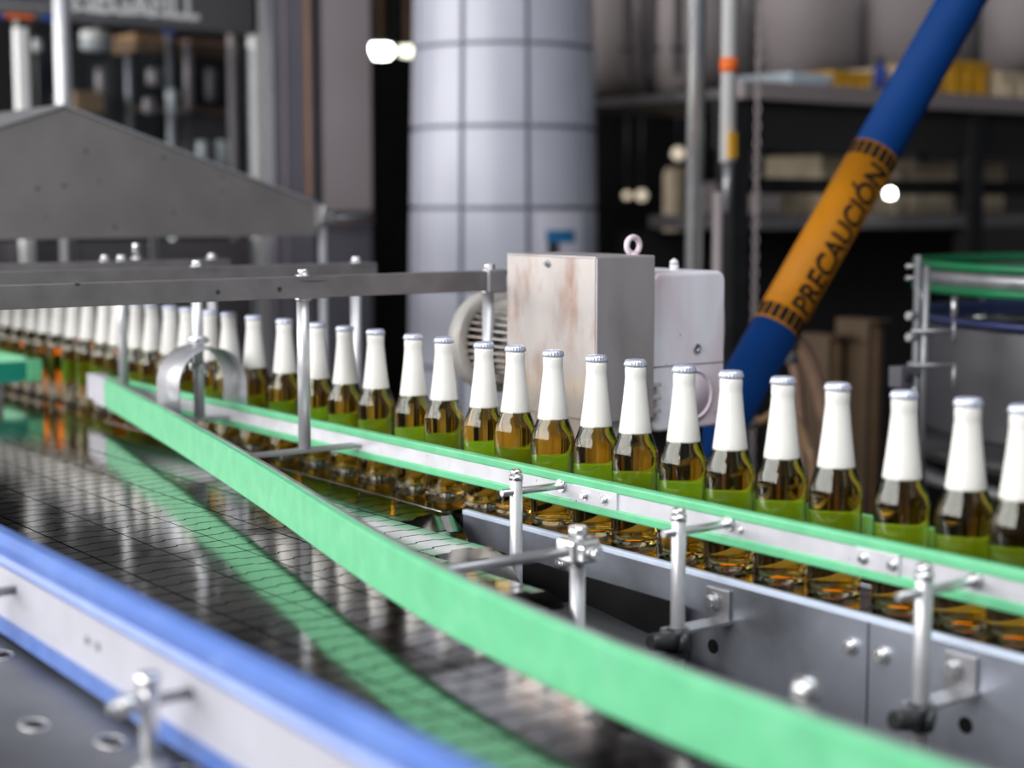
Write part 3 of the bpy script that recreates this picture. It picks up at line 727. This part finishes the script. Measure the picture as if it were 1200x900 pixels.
# ================================================================== filling machine at the back left
YM = 4.85
def pm(px, py, y=YM): return P(px, py, y=y)
t = thing('filling_machine', 'glazed filling machine cabinet with grey lettered header', 'machine', (1.9, YM, 0))
def slab(name, px0, py0, px1, py1, y, th, m, par, z0=None, z1=None, bev=.0):
    a, c = pm(px0, py0, y), pm(px1, py1, y)
    b = BM(); box(b, a.x, c.x, y, y + th, z0 if z0 is not None else c.z, z1 if z1 is not None else a.z, bev); return obj(name, b, m, par)
hd = slab('header_panel', -60, -200, 303, 40, YM, .06, 'header_grey', t, z1=2.75)
slab('side_profile', 298, 45, 314, 300, YM, .05, 'white_paint', t, z0=0, z1=2.75)
slab('inner_profile', 272, 45, 284, 300, YM + .12, .04, 'machine_mauve', t, z0=0, z1=2.0)
slab('left_profile', 20, 32, 41, 300, YM - .05, .04, 'white_paint', t, z0=0, z1=pm(0, 33).z)
slab('profile_cap', 21, 22, 40, 33, YM - .052, .044, 'black_plastic', t)
slab('glass_pane', 42, 40, 297, 300, YM + .03, .006, 'pane_glass', t, z0=.9)
slab('lower_panel', -60, 285, 297, 420, YM, .05, 'machine_grey', t, z0=0)
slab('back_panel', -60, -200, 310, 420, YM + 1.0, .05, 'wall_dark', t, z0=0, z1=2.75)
slab('orange_label', 7, 15, 39, 23, YM - .004, .004, 'orange_paint', hd)
slab('blue_label', -8, 16, 4, 22, YM - .004, .004, 'blue_label', hd)
slab('blue_label', 51, 16, 62, 25, YM - .004, .004, 'blue_label', hd)
slab('blue_label', 190, 36, 206, 40, YM - .004, .004, 'blue_label', hd)
# lettering: only the feet of the letters and the rule below show in the picture
me = text_mesh('MEGAFILL', .115, .004); tb = BM(); tb.from_mesh(me)
xs = [v.co.x for v in tb.verts]; w0, w1 = min(xs), max(xs); p0, p1 = pm(84, 12), pm(232, 12)
for v in tb.verts: v.co = Vector((p0.x + (v.co.x - w0) / (w1 - w0) * (p1.x - p0.x), YM - .003, p0.z + v.co.y))
obj('lettering', tb, 'white_paint', hd, normals=False)
slab('rule', 87, 11.5, 234, 17.5, YM - .004, .003, 'white_paint', hd)
slab('rule', -20, 4, 60, 9, YM - .004, .003, 'white_paint', hd)
# works of the machine behind the glass
def bg_cyl(name, px, py0, py1, y, rpx, m, par, cap=True, seg=20, z0=None, z1=None):
    a, c = pm(px, py0, y), pm(px, py1, y); D = (a - CAM).dot(RM @ Vector((0, 0, -1)))
    b = BM(); r = rpx * D / FPX
    cyl(b, (a.x, y, z0 if z0 is not None else c.z), (a.x, y, z1 if z1 is not None else a.z), r, seg, bev=r * .15); return obj(name, b, m, par)
lm = bg_cyl('work_lamp', 112, 36, 60, YM + .35, 18, 'white_paint', t)
bg_cyl('lamp_stem', 112, -60, 36, YM + .35, 4, 'machine_grey', t)
bg_cyl('drive_shaft', 198, 40, 300, YM + .5, 5, 'steel', t, z0=0)
bg_cyl('valve_head', 180, 80, 100, YM + .42, 9, 'machine_mauve', t); bg_cyl('valve_head', 201, 105, 133, YM + .42, 7, 'white_paint', t)
bg_cyl('valve_head', 174, 115, 133, YM + .42, 7, 'machine_mauve', t); bg_cyl('valve_head', 118, 80, 110, YM + .6, 7, 'machine_mauve', t)
bg_cyl('fill_tube', 220, 50, 130, YM + .6, 6, 'machine_mauve', t); bg_cyl('fill_tube', 246, 80, 118, YM + .6, 7, 'machine_mauve', t); bg_cyl('fill_tube', 150, 60, 160, YM + .7, 4, 'dull_steel', t)
slab('tan_block', 158, 38, 202, 62, YM + .6, .2, 'tan_paint', t); slab('tan_block', 88, 106, 122, 132, YM + .6, .2, 'tan_paint', t)
slab('gear_block', 130, 70, 165, 160, YM + .75, .2, 'dark_steel', t); slab('gear_block', 222, 125, 275, 190, YM + .7, .2, 'machine_grey', t)
slab('tan_rail', 160, 125, 275, 133, YM + .62, .06, 'tan_paint', t); slab('brown_plate', 222, 45, 275, 70, YM + .7, .1, 'hose_brown', t)
bg_cyl('filled_cup', 237, 165, 190, YM + .3, 7, 'white_paint', t); bg_cyl('filled_cup', 261, 165, 192, YM + .3, 8, 'white_paint', t)
slab('cup_shelf', 210, 191, 280, 197, YM + .2, .2, 'dull_steel', t)
bg_cyl('side_lamp', 44, 46, 60, YM + .4, 5, 'white_paint', t)

# grey control cabinets right of it
YC = 4.45
t = thing('control_cabinet', 'tall blue grey cabinet with copper strip beside the filling machine', 'cabinet', (pm(340, 240, YC).x, YC, 0))
slab('cabinet_body', 318, 0, 370, 300, YC, .05, 'machine_blue_grey', t, z0=0, z1=2.9)
slab('door_edge', 333, 0, 336, 300, YC - .006, .006, 'machine_mauve', t, z0=.2, z1=2.8)
slab('copper_strip', 358, 0, 365, 230, YC - .01, .01, 'copper', t, z1=2.8)
slab('dark_gap', 370.2, 0, 375, 240, YC + .01, .04, 'dark_steel', t, z0=.6, z1=2.8)
t = thing('wall_cabinet', 'mauve grey wall panel cabinet ending above the hood clamp', 'cabinet', (pm(406, 247, YC).x, YC, 0))
slab('panel', 377, 0, 436, 247, YC, .05, 'machine_mauve', t, z1=2.9)
slab('under_panel', 377, 247, 436, 330, YC + .02, .04, 'machine_blue_grey', t, z0=0)
b = BM(); q0, q1 = pm(380, 257, YC - .05), pm(436, 257, YC - .05); cyl(b, q0, q1, .012, 14); obj('handle_bar', b, 'copper', t)
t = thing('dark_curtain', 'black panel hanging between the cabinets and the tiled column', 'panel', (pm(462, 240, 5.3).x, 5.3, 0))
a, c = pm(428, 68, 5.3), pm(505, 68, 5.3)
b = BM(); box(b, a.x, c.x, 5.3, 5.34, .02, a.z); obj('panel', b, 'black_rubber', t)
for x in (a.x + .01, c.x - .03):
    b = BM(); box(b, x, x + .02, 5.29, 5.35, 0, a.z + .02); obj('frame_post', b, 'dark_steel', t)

# ================================================================== hall lamps
for px, py, w, D, lab in ((446, 60, 30, 7.2, 'glowing white hall lamp beside the mauve cabinet'), (478, 60, 22, 7.6, 'dimmer glowing hall lamp touching the tiled column')):
    q = P(px, py, d=D); t = thing('hall_lamp', lab, 'lamp', (q.x, q.y, q.z))
    r = w / 2 * D / FPX
    M = Matrix.Translation(q) @ Matrix.Rotation(-YAW, 4, 'Z')
    b = BM(); lathe(b, [(0, -r * .55), (r * .7, -r * .5), (r, 0), (r * .8, r * .5), (0, r * .6)], 24, M); obj('bulb', b, 'lamp_glow' if w > 25 else 'warm_glow', t)
    b = BM(); lathe(b, [(r * .85, r * .45), (r * .9, r * .62), (r * .3, r * .9), (0, r * .9)], 24, M); obj('reflector', b, 'machine_grey', t)
    b = BM(); cyl(b, (q.x, q.y, q.z + r * .85), (q.x, q.y, 5.0), .012, 10); obj('drop_rod', b, 'copper', t)

# ================================================================== pipes at the middle right
def vpipe(name, label, cat, px, D, rpx, m, z0, z1):
    q = P(px, 240, d=D); t = thing(name, label, cat, (q.x, q.y, z0))
    b = BM(); cyl(b, (q.x, q.y, z0), (q.x, q.y, z1), rpx * D / FPX, 24); obj('pipe', b, m, t); return t, q, rpx * D / FPX
t, q, r = vpipe('steel_pipe', 'thick polished vertical steel pipe behind the gearbox', 'pipe', 814, 3.6, 10.5, 'bright_steel', 0, 4.9)
b = BM(); cyl(b, (q.x, q.y, 0), (q.x, q.y, .012), .029, 24); obj('flange', b, 'dull_steel', t)
t, q, r = vpipe('thin_pipe', 'thin grey pipe close to the polished steel pipe', 'pipe', 841, 3.6, 6, 'machine_mauve', 0, P(839, 225, d=3.6).z)
b = BM(); cyl(b, (q.x, q.y, 0), (q.x, q.y, .012), .018, 24); obj('flange', b, 'dull_steel', t)
zb = P(852, 190, d=3.9).z
t, q, r = vpipe('marked_pole', 'white pole with an orange band and small yellow tag', 'pole', 852, 3.9, 9, 'white_paint', zb, 4.95)
for py0, py1, m, nm in ((70, 86, 'orange_paint', 'orange_band'),):
    b = BM(); cyl(b, (q.x, q.y, P(852, py1, d=3.9).z), (q.x, q.y, P(852, py0, d=3.9).z), r + .003, 24); obj(nm, b, m, t)
b = BM(); cyl(b, (q.x, q.y, zb - .12), (q.x, q.y, zb), r * .6, 16); obj('lower_stem', b, 'dull_steel', t)
h = P(858, 170, d=3.86); b = BM(); box(b, h.x - .012, h.x + .012, h.y - .004, h.y + .004, h.z - .03, h.z + .03); obj('yellow_tag', b, 'pallet_yellow', t)
q = P(886, 240, d=4.1); t = thing('hanging_chain', 'hanging hoist chain right of the orange banded pole', 'chain', (q.x, q.y, .6))
zk = .62; k = 0
lk = BM(); tube(lk, [(.0062 * math.cos(a * PI / 8), 0, .0125 * math.sin(a * PI / 8)) for a in range(17)], .0022, 6)
me_l = bpy.data.meshes.new('link'); bmesh.ops.recalc_face_normals(lk, faces=lk.faces); lk.to_mesh(me_l); lk.free(); me_l.materials.append(MATS['machine_mauve'])
while zk < 4.98:
    o = bpy.data.objects.new('link', me_l); col.objects.link(o); o.parent = t; o.location = (0, 0, zk - .6); o.rotation_euler = (0, 0, (k % 2) * PI / 2 + .4); zk += .0205; k += 1

# ================================================================== overhead duct and gantry at the right
def vecs(px, py, D): return P(px, py, d=D)
t = thing('air_duct', 'long mauve grey ventilation duct under the roof', 'duct', P(950, 40, d=6.4))
M = None
a, c = P(640, 20, d=6.6), P(1400, -25, d=6.2)
pts = [a + (c - a) * (i / 6) for i in range(7)]
for i in range(6):
    b = BM(); m_, L_ = axis_m(pts[i], pts[i + 1]); lathe(b, [(.33, 0), (.33, L_ - .012)], 40, m_ @ Matrix.Diagonal((1, 1, 1, 1))); obj('duct_section', b, 'roof_sheet', t)
    b = BM(); lathe(b, [(.332, L_ - .03), (.345, L_ - .028), (.345, L_ + .002), (.332, L_ + .004)], 40, m_); obj('joint_band', b, 'machine_grey', t)
for i, px in enumerate((735, 765, 795)):
    q = P(px, 40, d=5.6); tt = thing('drop_pipe', ['thin mauve drop pipe nearest the tiled column', 'middle one of three thin mauve drop pipes', 'thin mauve drop pipe nearest the polished steel pipe'][i], 'pipe', (q.x, q.y, P(px, 92, d=5.6).z), 'thin drop pipes before the duct')
    b = BM(); cyl(b, (q.x, q.y, P(px, 92 - 3 * i, d=5.6).z), (q.x, q.y, 4.98), .016, 14); obj('pipe', b, 'machine_mauve', tt)
    b = BM(); cyl(b, (q.x, q.y, P(px, 60, d=5.6).z), (q.x, q.y, P(px, 54, d=5.6).z), .026, 14); obj('coupling', b, 'machine_grey', tt)
# gantry (runs along X at the back right)
YG = 3.55
def gx(px, py, y=YG): return P(px, py, y=y)
t = thing('storage_gantry', 'dark steel gantry with grated deck and lower ledge at the back right', 'gantry', (4.4, YG, 0))
a, c = gx(862, 104), gx(1290, 104)
zd = gx(1030, 112).z
b = BM(); box(b, a.x, c.x, YG, YG + .9, zd - .03, zd, .003); obj('deck', b, 'galvanised', t)
b = BM(); box(b, a.x, c.x, YG - .03, YG, zd - .035, zd + .02, .003); obj('deck_edge', b, 'machine_mauve', t)
z1 = gx(1030, 140).z; z2 = gx(1030, 178).z
b = BM(); box(b, a.x, c.x, YG + .02, YG + .1, z2, zd - .031); obj('dark_beam', b, 'wall_dark', t)
b = BM(); box(b, a.x, c.x, YG + .03, YG + .06, gx(1030, 228).z, gx(1030, 210).z); obj('rail_beam', b, 'black_rubber', t)
b = BM(); box(b, a.x + .1, c.x, YG + .02, YG + .5, gx(1030, 268).z, gx(1030, 252).z, .003); obj('ledge', b, 'galvanised', t)
for px in (868, 1145, 1270):
    q = gx(px, 240); b = BM(); box(b, q.x - .035, q.x + .035, YG - .0, YG + .07, 0, zd - .035); obj('gantry_leg', b, 'dark_steel', t)
for px in (900, 1080):
    q = gx(px, 240, YG + .7); b = BM(); box(b, q.x - .03, q.x + .03, YG + .7, YG + .76, 0, zd - .035); obj('gantry_leg', b, 'dark_steel', t)
b = BM(); box(b, a.x, c.x, YG + .5, YG + .54, 0, gx(1030, 272).z); obj('kick_panel', b, 'wall_dark', t)
# goods on the deck
def crate(label, px0, px1, py0, m, y=YG + .12, base=None, cat='crate', name='crate', rib=True, group=None):
    zb_ = zd if base is None else base
    x0, x1 = gx(px0, 100, y).x, gx(px1, 100, y).x; z1_ = gx((px0 + px1) / 2, py0, y).z
    t = thing(name, label, cat, ((x0 + x1) / 2, y, zb_), group)
    b = BM(); box(b, x0, x1, y, y + .26, zb_ + .001, z1_, .006); obj('body', b, m, t)
    if rib:
        b = BM(); box(b, x0 - .008, x1 + .008, y - .008, y + .268, z1_ - .025, z1_, .003); obj('rim', b, m, t)
        n = 3
        for i in range(n):
            xx = x0 + (x1 - x0) * (i + .5) / n
            b = BM(); box(b, xx - .012, xx + .012, y - .008, y, zb_ + .01, z1_ - .03); obj('rib', b, m, t)
    return t
crate('white and pale blue canister pack on the gantry deck', 926, 972, 86, 'canister_white', cat='box', name='canister_pack')
crate('yellow crate next to the blue canister on the gantry deck', 975, 1020, 84, 'pallet_yellow')
q = gx(1031, 100, YG + .2); t = thing('blue_canister', 'small dark blue canister between the crates on the deck', 'canister', (q.x, YG + .2, zd))
b = BM(); lathe(b, [(.022, .001), (.024, .02), (.024, .10), (.010, .12), (.010, .135), (0, .135)], 20, Matrix.Translation((q.x, YG + .2, zd))); obj('body', b, 'blue_label', t)
b = BM(); cyl(b, (q.x, YG + .2, zd + .133), (q.x, YG + .2, zd + .15), .013, 16); obj('cap', b, 'black_plastic', t)
crate('cream crate behind the slanted boom on the deck', 1062, 1100, 78, 'crate_cream')
crate('tall yellow crate right of the slanted boom', 1110, 1158, 72, 'pallet_yellow')
crate('low cream crate at the right end of the deck', 1172, 1228, 86, 'crate_cream', y=YG + .1)
# pale goods in the lower bay, standing on the ledge
zl = gx(1030, 252).z
for px0, px1, py0, m, lab in ((964, 1000, 182, 'crate_cream', 'cream box on the ledge left of the lettered boom'), (1052, 1066, 196, 'crate_cream', 'narrow cream box on the ledge beside the small lamp'), (1072, 1136, 188, 'crate_cream', 'wide cream box on the ledge before the dark upright'), (1150, 1182, 190, 'crate_cream', 'cream box on the ledge after the dark upright'), (890, 918, 212, 'machine_mauve', 'mauve grey box on the ledge near the hoist chain')):
    crate(lab, px0, px1, py0, m, y=YG + .2, base=zl, cat='box', name='storage_box', rib=False)
q = P(1043, 227, y=YG - .04); t = thing('small_lamp', 'small round glowing lamp right of the lettered boom', 'lamp', (q.x, q.y, q.z))
b = BM(); lathe(b, [(0, -.016), (.014, -.012), (.018, 0), (.012, .014), (0, .018)], 16, Matrix.Translation(q)); obj('bulb', b, 'lamp_glow', t)
b = BM(); cyl(b, q + Vector((0, .012, .004)), (q.x, YG + .035, q.z + .012), .006, 10); obj('stem', b, 'dark_steel', t)
# background boxes between pipes (dim lit)
for px, py, r, lab in ((752, 229, 7, 'faint warm lamp left of the polished pipe'), (795, 180, 8, 'warm lamp beside the polished steel pipe'), (735, 229, 5, 'very faint small lamp in the dark gap right of the tiled column')):
    q = P(px, py, d=6.5); rr = r * 6.5 / FPX; t = thing('far_lamp', lab, 'lamp', q)
    b = BM(); lathe(b, [(0, -rr), (rr * .8, -rr * .6), (rr, 0), (rr * .7, rr * .7), (0, rr)], 16, Matrix.Translation(q)); obj('bulb', b, 'faint_glow', t)
    b = BM(); cyl(b, q + Vector((0, 0, rr * .9)), (q.x, q.y, P(700, 20, d=6.6).z - .30), .008, 8); obj('drop_rod', b, 'dark_steel', t)
q = P(793, 215, d=6.2); t = thing('cream_drum', 'cream drum standing far behind the polished pipe', 'drum', (q.x, q.y, 0))
b = BM(); lathe(b, [(.04, 0), (.05, .02), (.05, P(793, 197, d=6.2).z - .02), (.04, P(793, 197, d=6.2).z)], 20, Matrix.Translation((q.x, q.y, 0))); obj('body', b, 'crate_cream', t)
b = BM(); ring(b, Matrix.Translation((q.x, q.y, 1.2)), .05, .006, 20, 6); obj('hoop', b, 'dull_steel', t)
# dark machine mass low in the right background
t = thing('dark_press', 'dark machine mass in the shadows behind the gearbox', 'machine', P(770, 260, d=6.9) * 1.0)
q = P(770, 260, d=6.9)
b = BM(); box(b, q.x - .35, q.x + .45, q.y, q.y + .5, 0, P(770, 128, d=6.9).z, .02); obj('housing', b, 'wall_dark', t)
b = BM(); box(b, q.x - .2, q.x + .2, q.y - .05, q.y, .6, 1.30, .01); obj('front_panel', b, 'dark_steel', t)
b = BM(); cyl(b, (q.x + .3, q.y - .04, 1.1), (q.x + .3, q.y, 1.1), .06, 20); obj('hand_wheel', b, 'dark_steel', t)
for px, py0, w, lab in ((980, 392, 13, 'dim cardboard carton behind the arching brown hose'), (1026, 374, 14, 'taller dim cardboard carton left of the slim uprights')):
    q = P(px, py0 + 40, d=4.5); rx = w * 4.5 / FPX; tp = P(px, py0, d=4.5).z
    t = thing('carton', lab, 'carton', (q.x, q.y, 0))
    b = BM(); box(b, q.x - rx, q.x + rx, q.y, q.y + .12, 0, tp, .004); obj('body', b, 'carton', t)
    b = BM(); box(b, q.x - rx, q.x + rx, q.y - .03, q.y, tp - .004, tp); obj('flap', b, 'carton', t)
    b = BM(); box(b, q.x - .008, q.x + .008, q.y - .001, q.y, 0.05, tp - .006); obj('tape', b, 'tan_paint', t)

# hoses behind the bottles
def bez(pts, n=20):
    pp = [Vector(p) for p in pts]; out = []
    for i in range(len(pp) - 1):
        p0, p1, p2, p3 = pp[max(i - 1, 0)], pp[i], pp[i + 1], pp[min(i + 2, len(pp) - 1)]
        for k in range(n):
            t_ = k / n; out.append(.5 * ((2 * p1) + (p2 - p0) * t_ + (2 * p0 - 5 * p1 + 4 * p2 - p3) * t_ * t_ + (3 * p1 - p0 - 3 * p2 + p3) * t_ ** 3))
    return out + [pp[-1]]
def hose(label, pix, D, r, m):
    pts = [P(x, y, d=D) for x, y in pix]
    pts.append(Vector((pts[-1].x, pts[-1].y, .02)))
    t = thing('hose', label, 'hose', (pts[-1].x, pts[-1].y, 0))
    b = BM(); tube(b, bez(pts), r, 12); obj('tube', b, m, t)
    b = BM(); m_, _ = axis_m(pts[0], pts[0] * 2 - pts[1]); cyl(b, pts[0] + (pts[1] - pts[0]).normalized() * .03, pts[0] - (pts[1] - pts[0]).normalized() * .03, r * 1.25, 14); obj('end_fitting', b, 'dull_steel', t)
hose('thick brown hose arching down behind the bottles', [(918, 395), (938, 405), (955, 440), (968, 500), (972, 580)], 3.35, .016, 'hose_brown')
hose('slim tan hose looping low beside the blue boom foot', [(868, 500), (895, 492), (920, 480), (945, 520), (952, 600)], 3.3, .009, 'tan_paint')
hose('brown hose falling straight beside the thick arching one', [(925, 410), (935, 450), (940, 520), (942, 600)], 3.5, .012, 'hose_brown')

# ================================================================== round accumulation table
dc = P(1395, 307, d=3.25); R = .535
t = thing('rotary_table', 'round steel accumulation table with green railed rim', 'machine', (dc.x, dc.y, 0))
M = Matrix.Translation((dc.x, dc.y, 0))
def band(name, r0, r1, z0, z1, m, par=t):
    b = BM(); lathe(b, [(r0, z0), (r1, z0), (r1, z1), (r0, z1), (r0, z0)], 96, M, close=False); return obj(name, b, m, par)
band('upper_green_rail', R - .012, R + .006, 1.302, 1.318, 'green_rim')
band('rail_band', R - .004, R, 1.272, 1.302, 'dull_steel')
band('lower_green_rail', R - .012, R + .006, 1.256, 1.272, 'green_rim')
band('navy_ring', R - .02, R + .004, 1.198, 1.212, 'navy_ring')
b = BM(); lathe(b, [(0, 1.19), (R - .02, 1.19), (R - .02, 1.20), (0, 1.20)], 96, M); obj('table_top', b, 'chain_steel', t)
b = BM(); lathe(b, [(R - .02, .985), (R - .02, 1.198)], 96, M, close=False); obj('drum_wall', b, 'drum_steel', t)
b = BM(); lathe(b, [(0, .93), (R + .015, .93), (R + .02, .945), (R - .02, .985), (0, .985)], 96, M); obj('base_disc', b, 'black_plastic', t)
band('base_lip', R - .04, R + .03, .885, .905, 'dull_steel')
b = BM(); cyl(b, (dc.x, dc.y, 0), (dc.x, dc.y, .93), .3, 40); obj('pedestal', b, 'dark_steel', t)
for k in range(10):
    a = 2 * PI * k / 10 + .25
    b = BM(); c, s = math.cos(a), math.sin(a); cyl(b, (dc.x + (R - .010) * c, dc.y + (R - .010) * s, 1.2), (dc.x + (R - .010) * c, dc.y + (R - .010) * s, 1.26), .006, 10); obj('rail_stay', b, 'steel', t)
# upright stand with two rods at its edge
q = P(1076, 300, d=3.02); q2 = P(1086, 300, d=3.02)
t = thing('rail_stand', 'pair of slim steel uprights clamped beside the round table', 'stand', (q.x, q.y, 0))
for qq, top, rr in ((q, P(1076, 299, d=3.02).z, .0065), (q2, P(1086, 312, d=3.02).z, .0075)):
    b = BM(); cyl(b, (qq.x, qq.y, .9 if qq is q2 else 0), (qq.x, qq.y, top), rr, 16); obj('upright', b, 'dull_steel', t)
for py in (312, 326):
    h = P(1062, py, d=3.02); b = BM(); cyl(b, h, (q.x + .008, q.y, h.z), .0045, 12); obj('cross_pin', b, 'dull_steel', t)
for py0, py1 in ((388, 428),):
    for py in (py0, py1):
        h0, h1 = P(1068, py, d=3.02), P(1118, py, d=3.02); b = BM(); cyl(b, h0, h1, .004, 12); obj('rod', b, 'dull_steel', t)
    for a_, b_ in (((1118, 375), (1118, 402)), ((1118, 426), (1118, 455))):
        b = BM(); cyl(b, P(*a_, d=3.02), P(*b_, d=3.02), .004, 12); obj('hook_rod', b, 'dull_steel', t)
for py in (370, 395):
    h = P(1068, py, d=3.0); b = BM(); cyl(b, h + Vector((-.010, 0, 0)), h + Vector((.010, 0, 0)), .009, 14, bev=.002); obj('clamp_knob', b, 'dull_steel', t)
b = BM(); h = P(1082, 432, d=3.02); box(b, q.x - .012, q2.x + .012, q.y - .01, q.y + .01, P(0, 440, d=3.02).z, P(0, 425, d=3.02).z, .002); obj('clamp_block', b, 'dull_steel', t)
h = P(1057, 442, d=2.95); t = thing('sensor_box', 'small grey sensor box on a thin stalk by the round table', 'sensor', (h.x, h.y, 0))
b = BM(); box(b, h.x - .02, h.x + .02, h.y - .015, h.y + .015, h.z - .018, h.z + .02, .002); obj('housing', b, 'machine_blue_grey', t)
b = BM(); cyl(b, (h.x, h.y, 0), (h.x, h.y, h.z - .017), .006, 12); obj('stalk', b, 'dark_steel', t)
b = BM(); cyl(b, (h.x, h.y - .015, h.z), (h.x, h.y - .019, h.z), .009, 14); obj('lens', b, 'black_plastic', t)
